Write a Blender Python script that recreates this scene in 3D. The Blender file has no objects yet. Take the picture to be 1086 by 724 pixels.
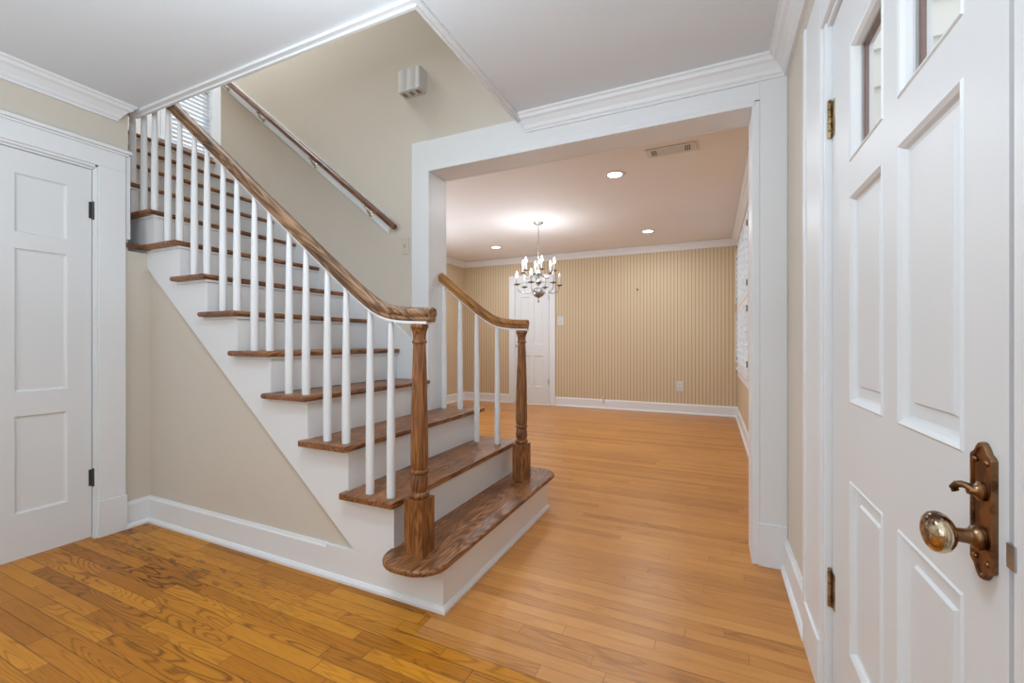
import bpy, bmesh, math, random
from mathutils import Vector, Matrix
random.seed(7)
S = bpy.context.scene
COL = S.collection

# ------------------------------------------------------------------ camera
CH = 1.08                       # camera height
YAW = math.atan(212 / 460)
cam = bpy.data.cameras.new('camera'); camo = bpy.data.objects.new('camera', cam); COL.objects.link(camo)
camo.location = (0, 0, CH); camo.rotation_euler = (math.pi / 2, 0, YAW)
cam.sensor_fit = 'HORIZONTAL'; cam.sensor_width = 36; cam.lens = 36 * 460 / 1086
cam.shift_y = 1 / 1086; cam.clip_start = 0.02; cam.clip_end = 200
S.camera = camo

# ------------------------------------------------------------------ world and exposure
W = bpy.data.worlds.new('sky'); S.world = W; W.use_nodes = True
bg = W.node_tree.nodes['Background']; bg.inputs[0].default_value = (0.90, 0.96, 1.0, 1); bg.inputs[1].default_value = 1.4
S.view_settings.view_transform = 'Standard'; S.view_settings.look = 'None'
S.view_settings.gamma = 1; S.view_settings.use_curve_mapping = False
S.view_settings.exposure = 0.27
S.cycles.max_bounces = 10; S.cycles.diffuse_bounces = 6; S.cycles.glossy_bounces = 4
S.cycles.transmission_bounces = 8; S.cycles.transparent_max_bounces = 16
S.cycles.sample_clamp_indirect = 4.0; S.cycles.caustics_reflective = False; S.cycles.caustics_refractive = False
S.cycles.use_denoising = True

def area(name, loc, size, power, col=(1, 1, 1), rot=(0, 0, 0), shape='DISK', size_y=None):
    l = bpy.data.lights.new(name, 'AREA'); l.shape = shape; l.size = size
    if size_y: l.size_y = size_y
    l.energy = power; l.color = col
    o = bpy.data.objects.new(name, l); COL.objects.link(o); o.location = loc; o.rotation_euler = rot
    return o
# ceiling lamp of the hall and upstairs lamp (out of frame), plus added fill lights
def bulb(name, loc, power, col, r=.12):
    l = bpy.data.lights.new(name, 'POINT'); l.energy = power; l.color = col; l.shadow_soft_size = r
    o = bpy.data.objects.new(name, l); COL.objects.link(o); o.location = loc
COOL = (0.77, 0.90, 1.0)
bulb('hall_pendant', (-1.0, 0.66, 2.08), 23, COOL, .13)
area('hall_fill_up', (-1.5, 0.0, 1.2), 0.5, 9, COOL, (math.pi, 0, 0))  # added upward fill to brighten the hall ceiling; not a fixture
area('hall_fill_up_rear', (-0.5, -0.9, 1.1), 0.5, 32, COOL, (math.pi, 0, 0))  # another added upward fill, unseen behind the camera
bulb('hall_rear_fill', (-1.9, -1.7, 1.95), 20, COOL, .2)  # unseen point fill added behind the camera to lift the hall
area('rear_wall_fill', (-1.3, -2.35, 1.5), 2.4, 14, (0.78, 0.90, 1.0), (math.radians(90), 0, 0), 'RECTANGLE', 1.6)  # added soft fill towards the stairs; the back wall has no window
area('dining_side_fill', (-4.1, 4.3, 1.5), 1.3, 40, (0.80, 0.91, 1.0), (0, math.radians(-112), 0), 'RECTANGLE', 1.3)  # added fill tilted up at the dining ceiling; no window in this wall
bulb('upstairs_lamp', (-3.4, 1.9, 4.7), 56, (0.86, 0.94, 1.0), .15)

# ------------------------------------------------------------------ node helpers
class N:
    def __init__(s, name):
        s.m = bpy.data.materials.new(name); s.m.use_nodes = True
        s.t = s.m.node_tree; s.t.nodes.clear()
        s.out = s.t.nodes.new('ShaderNodeOutputMaterial')
        s.b = s.t.nodes.new('ShaderNodeBsdfPrincipled')
        s.t.links.new(s.b.outputs[0], s.out.inputs[0])
    def set(s, inp, v):
        if hasattr(v, 'is_output') or isinstance(v, bpy.types.NodeSocket): s.t.links.new(v, inp)
        else: inp.default_value = v
    def math(s, op, a, b=0.0, c=None, clamp=False):
        n = s.t.nodes.new('ShaderNodeMath'); n.operation = op; n.use_clamp = clamp
        s.set(n.inputs[0], a); s.set(n.inputs[1], b)
        if c is not None: s.set(n.inputs[2], c)
        return n.outputs[0]
    def sep(s, v):
        n = s.t.nodes.new('ShaderNodeSeparateXYZ'); s.set(n.inputs[0], v); return n.outputs
    def comb(s, x, y, z):
        n = s.t.nodes.new('ShaderNodeCombineXYZ'); s.set(n.inputs[0], x); s.set(n.inputs[1], y); s.set(n.inputs[2], z); return n.outputs[0]
    def obj(s): return s.t.nodes.new('ShaderNodeTexCoord').outputs['Object']
    def noise(s, v, scale, detail=3, rough=0.5, dist=0.0):
        n = s.t.nodes.new('ShaderNodeTexNoise'); s.set(n.inputs['Vector'], v)
        n.inputs['Scale'].default_value = scale; n.inputs['Detail'].default_value = detail
        n.inputs['Roughness'].default_value = rough; n.inputs['Distortion'].default_value = dist
        return n.outputs[0]
    def white(s, v):
        n = s.t.nodes.new('ShaderNodeTexWhiteNoise'); n.noise_dimensions = '3D'; s.set(n.inputs['Vector'], v); return n.outputs[0]
    def ramp(s, f, stops):
        n = s.t.nodes.new('ShaderNodeValToRGB'); s.set(n.inputs[0], f)
        el = n.color_ramp.elements
        while len(el) < len(stops): el.new(0.5)
        for e, (p, c) in zip(el, stops): e.position = p; e.color = (*c, 1)
        return n.outputs[0]
    def mix(s, f, a, b, mode='MIX'):
        n = s.t.nodes.new('ShaderNodeMix'); n.data_type = 'RGBA'; n.blend_type = mode
        s.set(n.inputs[0], f)
        s.set(n.inputs[6], (*a, 1) if isinstance(a, tuple) else a)
        s.set(n.inputs[7], (*b, 1) if isinstance(b, tuple) else b)
        return n.outputs[2]
    def bump(s, h, strength=0.2, dist=0.002):
        n = s.t.nodes.new('ShaderNodeBump'); n.inputs['Strength'].default_value = strength
        n.inputs['Distance'].default_value = dist; s.set(n.inputs['Height'], h)
        s.t.links.new(n.outputs[0], s.b.inputs['Normal'])
    def col(s, c): s.set(s.b.inputs['Base Color'], (*c, 1) if isinstance(c, tuple) else c)
    def par(s, rough=0.5, metal=0.0, spec=0.5):
        s.set(s.b.inputs['Roughness'], rough); s.b.inputs['Metallic'].default_value = metal
        s.b.inputs['Specular IOR Level'].default_value = spec

def lin(r, g, b):
    f = lambda c: (c / 255 / 12.92) if c / 255 <= 0.04045 else ((c / 255 + 0.055) / 1.055) ** 2.4
    return (f(r), f(g), f(b))

def paint(name, c, rough=0.5, spec=0.4, var=0.04, bump=0.05):
    n = N(name); o = n.obj()
    f = n.noise(o, 3.0, 4)
    d = tuple(x * (1 - var) for x in c)
    n.col(n.mix(f, d, c)); n.par(rough, 0, spec)
    n.bump(n.noise(o, 220, 2), bump, 0.001)
    return n.m

def wood(name, dark, mid, light, axis='Y', rough=0.35, fine=90, rings=26, ringscale=1.0, ringw=0.24):
    """figured oak; the grain runs along the given axis"""
    n = N(name); o = n.obj(); x, y, z = n.sep(o)
    if axis == 'R':                    # grain follows a sloping handrail
        x, z = n.math('SUBTRACT', n.math('MULTIPLY', x, .777), n.math('MULTIPLY', z, .629)), n.math('ADD', n.math('MULTIPLY', x, .629), n.math('MULTIPLY', z, .777))
        axis = 'X'
    k = {'X': (0.12, 1, 1), 'Y': (1, 0.12, 1), 'Z': (1, 1, 0.12)}[axis]
    v = n.comb(n.math('MULTIPLY', x, k[0]), n.math('MULTIPLY', y, k[1]), n.math('MULTIPLY', z, k[2]))
    a = n.noise(v, 6 * ringscale, 2, 0.5, 0.3)
    r = n.math('SINE', n.math('MULTIPLY', a, rings * 6.28 / 3))
    r = n.math('MULTIPLY_ADD', r, 0.5, 0.5)
    k2 = tuple(0.03 if q < 1 else 1 for q in k)
    v2 = n.comb(n.math('MULTIPLY', x, k2[0]), n.math('MULTIPLY', y, k2[1]), n.math('MULTIPLY', z, k2[2]))
    f = n.noise(v2, fine * 2, 3, 0.6)
    g = n.math('ADD', n.math('MULTIPLY', r, ringw), n.math('MULTIPLY', f, 1.15 - ringw))
    g = n.math('ADD', g, n.math('MULTIPLY', n.math('SUBTRACT', n.noise(o, 5, 2), 0.5), 0.5))
    n.col(n.ramp(g, [(0.26, dark), (0.54, mid), (0.80, light)]))
    n.par(rough, 0, 0.5); n.bump(f, 0.12, 0.0008)
    return n.m

def planks(name, w, L, stops, gap, rough=0.3, y0=0.0, seamdark=(0.05, 0.02, 0.008), ring=0.35, dirt_y=None, rv=0.45, freq=75, spec=0.45):
    """strip floor; boards run along X, width w along Y"""
    n = N(name); o = n.obj(); x, y, z = n.sep(o)
    yy = n.math('DIVIDE', n.math('SUBTRACT', y, y0), w)
    row = n.math('FLOOR', yy); fy = n.math('FRACT', yy)
    off = n.math('MULTIPLY', n.white(n.comb(row, 3.3, 0.7)), 7.0)
    xx = n.math('ADD', n.math('DIVIDE', x, L), off)
    cid = n.math('FLOOR', xx); fx = n.math('FRACT', xx)
    rnd = n.white(n.comb(row, cid, 1.7)); rnd2 = n.white(n.comb(cid, row, 9.1))
    # grain
    v = n.comb(n.math('ADD', n.math('MULTIPLY', x, 1.1), n.math('MULTIPLY', rnd, 37)), n.math('ADD', n.math('MULTIPLY', y, 9), n.math('MULTIPLY', rnd2, 91)), rnd)
    a = n.noise(v, 0.9, 2, 0.5, 0.25)
    rg = n.math('MULTIPLY_ADD', n.math('SINE', n.math('MULTIPLY', a, freq)), 0.5, 0.5)
    v2 = n.comb(n.math('MULTIPLY', x, 4), n.math('ADD', n.math('MULTIPLY', y, 150), n.math('MULTIPLY', rnd, 53)), 0.0)
    f = n.noise(v2, 1.3, 3, 0.6)
    g = n.math('ADD', n.math('MULTIPLY', rnd, rv), n.math('MULTIPLY', f, 0.50))
    g = n.math('SUBTRACT', n.math('ADD', g, 0.12), n.math('MULTIPLY', n.math('POWER', rg, 3.5), n.math('MULTIPLY', rnd2, ring)))
    c = n.ramp(g, stops)
    blot = n.ramp(n.noise(o, 1.7, 4, 0.6), [(0.30, (0.80, 0.75, 0.72)), (0.55, (1, 1, 1))])
    c = n.mix(0.55, c, blot, 'MULTIPLY')
    ey = n.math('MINIMUM', fy, n.math('SUBTRACT', 1.0, fy))
    ex = n.math('MULTIPLY', n.math('MINIMUM', fx, n.math('SUBTRACT', 1.0, fx)), L / w)
    e = n.math('MINIMUM', ey, ex)
    gw = n.math('MULTIPLY_ADD', n.noise(o, 2.1, 2), gap * 1.6, gap * 0.15)
    m = n.math('SUBTRACT', 1.0, n.math('DIVIDE', e, gw, clamp=True), clamp=True)
    c = n.mix(n.math('MULTIPLY', m, 0.85), c, seamdark)
    if dirt_y is not None:      # worn, greyed band along an old joint between the two floors
        dd = n.math('ABSOLUTE', n.math('SUBTRACT', y, dirt_y))
        ff = n.math('SUBTRACT', 1.0, n.math('DIVIDE', dd, 0.14), clamp=True)
        ns = n.noise(n.comb(n.math('MULTIPLY', x, 5), n.math('MULTIPLY', y, 22), 0), 1.6, 5, 0.7)
        left = n.math('MULTIPLY', n.math('SUBTRACT', -1.2, x), 1.2, clamp=True)
        dm = n.math('MULTIPLY', n.math('MULTIPLY', n.math('GREATER_THAN', ns, 0.56), ff), left)
        c = n.mix(n.math('MULTIPLY', dm, 0.65), c, (0.06, 0.035, 0.022))
    n.col(c)
    n.par(n.math('MULTIPLY_ADD', f, 0.12, rough), 0, spec)
    n.bump(n.math('SUBTRACT', 1.0, m), 0.25, 0.002)
    return n.m

M = {}
M['white'] = paint('white_gloss_paint', (0.75, 0.765, 0.785), 0.38, 0.4, 0.02)
M['door'] = paint('white_door_paint', (0.71, 0.725, 0.74), 0.42, 0.35, 0.02)
M['ceil'] = paint('ceiling_paint', (0.71, 0.75, 0.79), 0.8, 0.2, 0.02)
M['dceil'] = paint('warm_ceiling_paint', (0.79, 0.755, 0.745), 0.7, 0.2, 0.05)
M['beige'] = paint('beige_wall_paint', lin(207, 199, 187), 0.7, 0.25, 0.05)
M['tread'] = wood('dark_stained_oak', (0.030, 0.010, 0.004), (0.185, 0.068, 0.023), (0.38, 0.165, 0.062), 'Y', 0.36, 80, 60, 1.6, 0.26)
M['newel'] = wood('carved_oak', (0.035, 0.010, 0.003), (0.19, 0.066, 0.017), (0.36, 0.15, 0.045), 'Z', 0.42, 70, 50, 2.2, 0.24)
M['rail'] = wood('worn_oak_rail', (0.035, 0.015, 0.007), (0.17, 0.085, 0.038), (0.36, 0.20, 0.10), 'R', 0.5, 90, 34, 2.0, 0.3)
M['rail2'] = wood('golden_oak_rail', (0.13, 0.045, 0.010), (0.33, 0.14, 0.032), (0.46, 0.21, 0.055), 'R', 0.42, 90, 34, 2.0)
M['redwood'] = wood('reddish_round_rail', (0.05, 0.020, 0.012), (0.14, 0.055, 0.030), (0.25, 0.11, 0.065), 'R', 0.3, 90, 30, 2.0)
M['floor'] = planks('narrow_strip_floor', 0.058, 1.7, [(0.12, (0.26, 0.092, 0.018)), (0.45, (0.53, 0.222, 0.052)), (0.80, (0.65, 0.31, 0.088))], 0.020, 0.28, 1.302, ring=0.14, rv=0.26)
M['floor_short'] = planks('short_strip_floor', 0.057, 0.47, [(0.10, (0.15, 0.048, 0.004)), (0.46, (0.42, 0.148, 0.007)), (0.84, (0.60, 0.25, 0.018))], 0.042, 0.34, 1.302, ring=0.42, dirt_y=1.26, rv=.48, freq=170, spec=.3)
M['brown_strip'] = paint('brown_outer_frame', lin(120, 92, 84), 0.6, 0.3)

def stripes():
    n = N('striped_wallpaper'); o = n.obj(); x, y, z = n.sep(o)
    n.t.nodes
    p = n.math('FRACT', n.math('DIVIDE', n.math('ADD', x, y), 0.050))
    d = n.math('ABSOLUTE', n.math('SUBTRACT', p, 0.5))
    m = n.math('SUBTRACT', 1.0, n.math('DIVIDE', n.math('SUBTRACT', d, 0.10), 0.06, clamp=True), clamp=True)
    base = n.mix(n.noise(o, 1.3, 3), lin(204, 184, 155), lin(212, 192, 164))
    n.col(n.mix(n.math('MULTIPLY', m, 0.75), base, lin(166, 144, 112)))
    n.par(0.75, 0, 0.2); return n.m
M['stripe'] = stripes()

def metal(name, c, rough=0.25, c2=None):
    n = N(name); o = n.obj()
    if c2: n.col(n.mix(n.ramp(n.noise(o, 28, 4, 0.6), [(0.42, (0, 0, 0)), (0.56, (1, 1, 1))]), c, c2))
    else: n.col(c)
    n.par(rough, 1.0, 0.5); return n.m
M['brass_old'] = metal('tarnished_bronze', (0.10, 0.055, 0.03), 0.3, (0.27, 0.15, 0.075))
M['brass_knob'] = metal('worn_bronze_knob', (0.11, 0.06, 0.04), 0.16, (0.75, 0.62, 0.42))
M['brass'] = metal('old_brass_hinge', (0.50, 0.38, 0.20), 0.4, (0.25, 0.17, 0.09))
M['brass_bracket'] = metal('pale_brass', (0.62, 0.55, 0.38), 0.3)
M['pewter'] = metal('brushed_nickel', (0.36, 0.35, 0.335), 0.38)
M['dark_metal'] = paint('dark_metal', (0.05, 0.045, 0.04), 0.4)
M['steel'] = metal('dull_steel', (0.5, 0.5, 0.5), 0.4)
M['plastic'] = paint('almond_plastic', lin(200, 192, 178), 0.4)
M['plastic_white'] = paint('white_plastic', (0.62, 0.62, 0.61), 0.4)
M['candle'] = paint('candle_sleeve', (0.55, 0.53, 0.50), 0.4)
M['gray_slot'] = paint('dark_slot', (0.10, 0.09, 0.08), 0.6)
M['siding'] = paint('siding_paint', (0.74, 0.73, 0.70), 0.6)
def emis(name, c, s):
    n = N(name); n.col((0.8, 0.8, 0.8)); n.b.inputs['Emission Color'].default_value = (*c, 1)
    n.b.inputs['Emission Strength'].default_value = s; return n.m
M['bulb'] = emis('lit_flame_bulb', (1.0, 0.93, 0.84), 10)
M['lens'] = emis('downlight_lens', (1.0, 0.93, 0.84), 9)
M['bulb_off'] = paint('unlit_bulb', (0.8, 0.78, 0.74), 0.15)
def glass():
    m = bpy.data.materials.new('window_glass'); m.use_nodes = True; t = m.node_tree; t.nodes.clear()
    o = t.nodes.new('ShaderNodeOutputMaterial'); mx = t.nodes.new('ShaderNodeMixShader'); mx.inputs[0].default_value = 0.05; tr = t.nodes.new('ShaderNodeBsdfTransparent'); gl = t.nodes.new('ShaderNodeBsdfGlossy'); gl.inputs['Roughness'].default_value = 0.02
    t.links.new(tr.outputs[0], mx.inputs[1]); t.links.new(gl.outputs[0], mx.inputs[2]); t.links.new(mx.outputs[0], o.inputs[0])
    return m
def slat():
    n = N('blind_slat_white'); n.col((0.80, 0.81, 0.82)); n.par(0.5, 0, 0.3)
    tl = n.t.nodes.new('ShaderNodeBsdfTranslucent'); tl.inputs[0].default_value = (0.85, 0.87, 0.9, 1)
    mx = n.t.nodes.new('ShaderNodeMixShader'); mx.inputs[0].default_value = 0.4
    n.t.links.new(n.b.outputs[0], mx.inputs[1]); n.t.links.new(tl.outputs[0], mx.inputs[2]); n.t.links.new(mx.outputs[0], n.out.inputs[0])
    return n.m
M['slat'] = slat()
M['glass'] = glass()

# ------------------------------------------------------------------ mesh helpers
def box(bm, x0, x1, y0, y1, z0, z1):
    v = [bm.verts.new(p) for p in ((x0, y0, z0), (x1, y0, z0), (x1, y1, z0), (x0, y1, z0), (x0, y0, z1), (x1, y0, z1), (x1, y1, z1), (x0, y1, z1))]
    for f in ((0, 3, 2, 1), (4, 5, 6, 7), (0, 1, 5, 4), (1, 2, 6, 5), (2, 3, 7, 6), (3, 0, 4, 7)): bm.faces.new([v[i] for i in f])
def prism(bm, pts, a0, a1, plane='XZ'):
    def P(p, q):
        return {'XZ': (p[0], q, p[1]), 'XY': (p[0], p[1], q), 'YZ': (q, p[0], p[1])}[plane]
    A = [bm.verts.new(P(p, a0)) for p in pts]; B = [bm.verts.new(P(p, a1)) for p in pts]
    bm.faces.new(A); bm.faces.new(B[::-1])
    for i in range(len(pts)):
        j = (i + 1) % len(pts); bm.faces.new((A[i], B[i], B[j], A[j]))
def lathe(bm, prof, c=(0, 0, 0), seg=20, mat=None):
    """prof: list of (r, z)"""
    rings = []
    for r, z in prof:
        rings.append([bm.verts.new(Vector((c[0] + r * math.cos(2 * math.pi * i / seg), c[1] + r * math.sin(2 * math.pi * i / seg), c[2] + z))) for i in range(seg)])
    for a, b in zip(rings, rings[1:]):
        for i in range(seg): bm.faces.new((a[i], a[(i + 1) % seg], b[(i + 1) % seg], b[i]))
    bm.faces.new(rings[0][::-1]); bm.faces.new(rings[-1])
    if mat is not None:
        bmesh.ops.transform(bm, matrix=mat, verts=[v for r in rings for v in r])
def tube(bm, pts, r, seg=10, sec=None):
    """sweep a section (circle, or list of (side, up)) along pts"""
    P = [Vector(p) for p in pts]; rings = []
    if sec is None: sec = [(r * math.cos(2 * math.pi * i / seg), r * math.sin(2 * math.pi * i / seg)) for i in range(seg)]
    for i, p in enumerate(P):
        t = (P[min(i + 1, len(P) - 1)] - P[max(i - 1, 0)]).normalized()
        up = Vector((0, 0, 1)) if abs(t.z) < 0.95 else Vector((1, 0, 0))
        s_ = t.cross(up).normalized(); u = s_.cross(t).normalized()
        rings.append([bm.verts.new(p + s_ * a + u * b) for a, b in sec])
    n = len(sec)
    for a, b in zip(rings, rings[1:]):
        for i in range(n): bm.faces.new((a[i], a[(i + 1) % n], b[(i + 1) % n], b[i]))
    bm.faces.new(rings[0][::-1]); bm.faces.new(rings[-1])
def B(): return bmesh.new()
def link(name, bm, m, parent=None, bevel=0, seg=2, smooth=False):
    bmesh.ops.recalc_face_normals(bm, faces=bm.faces)
    me = bpy.data.meshes.new(name); bm.to_mesh(me); bm.free()
    o = bpy.data.objects.new(name, me); COL.objects.link(o)
    me.materials.append(m)
    if parent: o.parent = parent
    if smooth:
        for p in me.polygons: p.use_smooth = True
        try: me.set_sharp_from_angle(angle=math.radians(38))
        except Exception: pass
    if bevel:
        b = o.modifiers.new('bevel', 'BEVEL'); b.width = bevel; b.segments = seg; b.limit_method = 'ANGLE'; b.angle_limit = math.radians(40)
        if hasattr(b, 'harden_normals'): b.harden_normals = False
    return o
def struct(name, bm, m, parent=None, **k):
    o = link(name, bm, m, parent, **k); 
    if not parent: o['kind'] = 'structure'
    return o
def empty(name, loc=(0, 0, 0), kind=None):
    o = bpy.data.objects.new(name, None); COL.objects.link(o); o.location = loc; o.empty_display_size = 0.05
    if kind: o['kind'] = kind
    return o
def tag(o, label, cat, group=None):
    o['label'] = label; o['category'] = cat
    if group: o['group'] = group
    return o
def rebase(root):
    """children are built in world coordinates: shift them under the root"""
    for c in root.children: c.location = Vector(c.location) - root.location
def bxo(name, m, a, parent=None, bevel=0, st=False, **k):
    bm = B(); box(bm, *a)
    return struct(name, bm, m, parent, bevel=bevel) if st else link(name, bm, m, parent, bevel=bevel, **k)

# ------------------------------------------------------------------ key dimensions
XL, XR = -3.10, 0.325         # hall side walls
YW = 2.44                     # wall with the wide opening (hall face)
YW2 = 2.61                    # its dining side
CZ = 2.44                     # hall ceiling
DZ = 2.58                     # dining ceiling
YB = 7.05                     # dining back wall
XDL = -4.25                   # dining left wall
OX0, OX1, OZ = -1.73, 0.178, 2.232   # opening
HX, HY0 = -1.067, 1.405       # stairwell hole in the ceiling
RUN, RISE = 0.2575, 0.2075
def nose(n): return -1.197 - RUN * (n - 2) if n > 1 else -0.948
YS = 1.460                     # near face of the stairs
YF = 2.415                    # far skirt face
TT = 0.027                    # tread thickness

# ------------------------------------------------------------------ floors
bm = B(); prism(bm, [(-1.0, 1.302), (0.48, 1.302), (0.48, 7.2), (-5.1, 7.2), (-5.1, 1.53), (-1.0, 1.53)], -0.08, 0, 'XY'); struct('floor', bm, M['floor'])
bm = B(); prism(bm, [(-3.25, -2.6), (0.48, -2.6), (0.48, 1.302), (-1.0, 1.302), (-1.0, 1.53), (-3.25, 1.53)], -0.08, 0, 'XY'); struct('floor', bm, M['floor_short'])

# ------------------------------------------------------------------ ceilings
bm = B()
box(bm, -3.25, 0.45, -2.6, HY0, CZ, 2.66)
box(bm, HX, 0.45, HY0, YW, CZ, 2.66)
struct('ceiling', bm, M['ceil'])
bxo('ceiling', M['dceil'], (-4.4, 0.48, YW2, 7.2, DZ, 2.72), st=True)
bxo('ceiling', M['ceil'], (-5.15, HX + 0.1, 1.25, 3.6, 5.2, 5.3), st=True)

# ------------------------------------------------------------------ walls
# left wall with the closet doorway
bm = B(); LW = XL - 0.14
box(bm, LW, XL, -2.6, 0.47, 0, CZ)
box(bm, LW, XL, 0.47, 1.213, 2.045, CZ)
box(bm, LW, XL, 1.213, 1.363, 0, CZ)
box(bm, LW, XL, 1.363, YS + 0.016, 0, 1.615)
struct('wall_left', bm, M['beige'])
# under-stair wall
bm = B()
prism(bm, [(XL, 0), (-1.25, 0), (-1.25, 0.10), (-3.13, 1.60), (XL - 0.14, 1.60), (XL - 0.14, 0)], YS + 0.016, YS + 0.03)
struct('wall_understair', bm, M['beige'])
# wall with the opening and stairwell wall above it
bm = B()
prism(bm, [(-4.0, 0), (OX0 - .018, 0), (OX0 - .018, OZ + .018), (OX1 + .018, OZ + .018), (OX1 + .018, 0), (XR, 0), (XR, 5.2), (-4.0, 5.2)], YW, YW2)
struct('wall_opening', bm, M['beige'])
# right (front door) wall
DY0, DY1, DH = 0.738, 1.594, 2.035     # front door leaf
bm = B(); RW = XR + 0.065
box(bm, XR, RW, -2.6, DY0 - 0.0865, 0, CZ)
box(bm, XR, RW, DY0 - 0.0865, DY1 + 0.0285, DH + 0.0165, CZ)
box(bm, XR, RW, DY1 + 0.0285, YW, 0, CZ)
struct('wall_right', bm, M['beige'])
bxo('wall_back', M['beige'], (-3.25, 0.48, -2.7, -2.6, 0, CZ), st=True)
# dining walls
WY0, WY1, WZ0, WZ1 = 4.75, 6.70, 0.74, 2.36   # dining window
bm = B()
box(bm, 0.34, 0.48, YW2, WY0, 0, DZ); box(bm, 0.34, 0.48, WY1, 7.2, 0, DZ)
box(bm, 0.34, 0.48, WY0, WY1, 0, WZ0); box(bm, 0.34, 0.48, WY0, WY1, WZ1, DZ)
struct('wall_dining_right', bm, M['stripe'])
DDX0, DDX1, DDZ = -3.185, -2.545, 2.12
bm = B()
box(bm, -4.4, DDX0 - .02, YB, 7.2, 0, DZ); box(bm, DDX1 + .02, 0.48, YB, 7.2, 0, DZ)
box(bm, DDX0 - .02, DDX1 + .02, YB, 7.2, DDZ + .02, DZ)
struct('wall_dining_back', bm, M['stripe'])
bxo('wall_dining_left', M['stripe'], (-4.4, XDL, YW2, YB, 0, DZ), st=True)
# stairwell walls
bm = B()
box(bm, -5.15, XL - 0.14, 1.27, 1.40, 0, 5.2); box(bm, XL - 0.14, HX + .1, 1.27, 1.40, 2.66, 5.2)
struct('wall_stairwell_near', bm, M['beige'])
bxo('wall_stairwell_right', M['beige'], (HX, HX + 0.1, 1.40, YW, 2.66, 5.2), st=True)
LWX = -5.0
# landing wall with a window
LY0, LY1, LZ0, LZ1 = 2.56, 2.95, 3.12, 4.55
bm = B()
box(bm, LWX - .12, LWX, 1.27, LY0, 0, 5.2); box(bm, LWX - .12, LWX, LY1, 3.6, 0, 5.2)
box(bm, LWX - .12, LWX, LY0, LY1, 0, LZ0); box(bm, LWX - .12, LWX, LY0, LY1, LZ1, 5.2)
struct('wall_landing', bm, M['white'])
bxo('wall_landing_far', M['beige'], (-5.0, -4.0, 3.45, 3.6, 2.6, 5.2), st=True)
bm = B(); box(bm, XR + .0655, XR + .078, DY1 - .004, DY1 + .09, 0, DH + .1); box(bm, XR + .0655, XR + .078, DY0 - .09, DY0 - .01, 0, DH + .1); box(bm, XR + .0655, XR + .078, DY0 - .01, DY1, DH + .005, DH + .1); struct('trim_outer_door', bm, M['brown_strip'])
# neighbouring lap siding outside the front door
bm = B()
for i in range(34):
    z = 0.15 * i
    prism(bm, [(2.2, z), (2.178, z), (2.196, z + .15), (2.2, z + .15)], 0.39, 4.5, 'YZ')
struct('wall_exterior', bm, M['siding'])
bxo('ground', M['siding'], (0.5, 12, -6, 14, -0.2, -0.1), st=True)

# ------------------------------------------------------------------ mouldings
CROWN = [(0, 0), (0.014, 0), (0.014, 0.012), (0.022, 0.018), (0.030, 0.034), (0.050, 0.058), (0.064, 0.066), (0.072, 0.080), (0.082, 0.084), (0.082, 0.096), (0, 0.096)]
def run_profile(bm, prof, p0, p1, nrm, e0=None, e1=None):
    """sweep profile (out, up) from p0 to p1; ends may be shifted per unit 'out' for mitres (e0,e1)"""
    p0 = Vector(p0); p1 = Vector(p1); nrm = Vector(nrm); d = (p1 - p0).normalized()
    e0 = e0 or 0; e1 = e1 or 0
    A = [bm.verts.new(p0 + nrm * a + Vector((0, 0, b)) + d * (a * e0)) for a, b in prof]
    C = [bm.verts.new(p1 + nrm * a + Vector((0, 0, b)) - d * (a * e1)) for a, b in prof]
    bm.faces.new(A); bm.faces.new(C[::-1])
    for i in range(len(prof)):
        j = (i + 1) % len(prof); bm.faces.new((A[i], C[i], C[j], A[j]))
CB = CZ - 0.096
def crown(name, *a, **k):
    bm = B(); run_profile(bm, CROWN, *a, **k); return struct(name, bm, M['white'])
crown('trim_1', (XL, -2.6, CB), (XL, 1.30, CB), (1, 0, 0), 0, -0.9)
crown('trim_2', (-1.015, YW - 0.02, CB), (XR, YW - 0.02, CB), (0, -1, 0), -0.35, 1)
crown('trim_3', (XR, -2.6, CB), (XR, YW - 0.02, CB), (-1, 0, 0), 0, 1)
DB = DZ - 0.10
crown('trim_4', (XDL, YB, DB), (0.34, YB, DB), (0, -1, 0), 1, 1)
crown('trim_5', (0.34, YW2, DB), (0.34, YB, DB), (-1, 0, 0), 0, 1)
crown('trim_6', (XDL, YW2, DB), (XDL, YB, DB), (1, 0, 0), 0, 1)
# bead around the stairwell hole
bm = B()
box(bm, XL - .02, HX + 0.022, HY0 - 0.022, HY0 + 0.014, CZ - 0.014, CZ - .0002)
box(bm, HX - 0.014, HX + 0.022, HY0 + 0.0141, YW - .0205, CZ - 0.014, CZ - .0002)
box(bm, XL - .02, HX - 0.0145, HY0 + 0.0005, HY0 + 0.014, CZ - 0.024, 2.659)
box(bm, HX - 0.014, HX - 0.0005, HY0 + 0.0005, YW - .001, CZ - 0.024, 2.659)
struct('trim_7', bm, M['white'])

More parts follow.
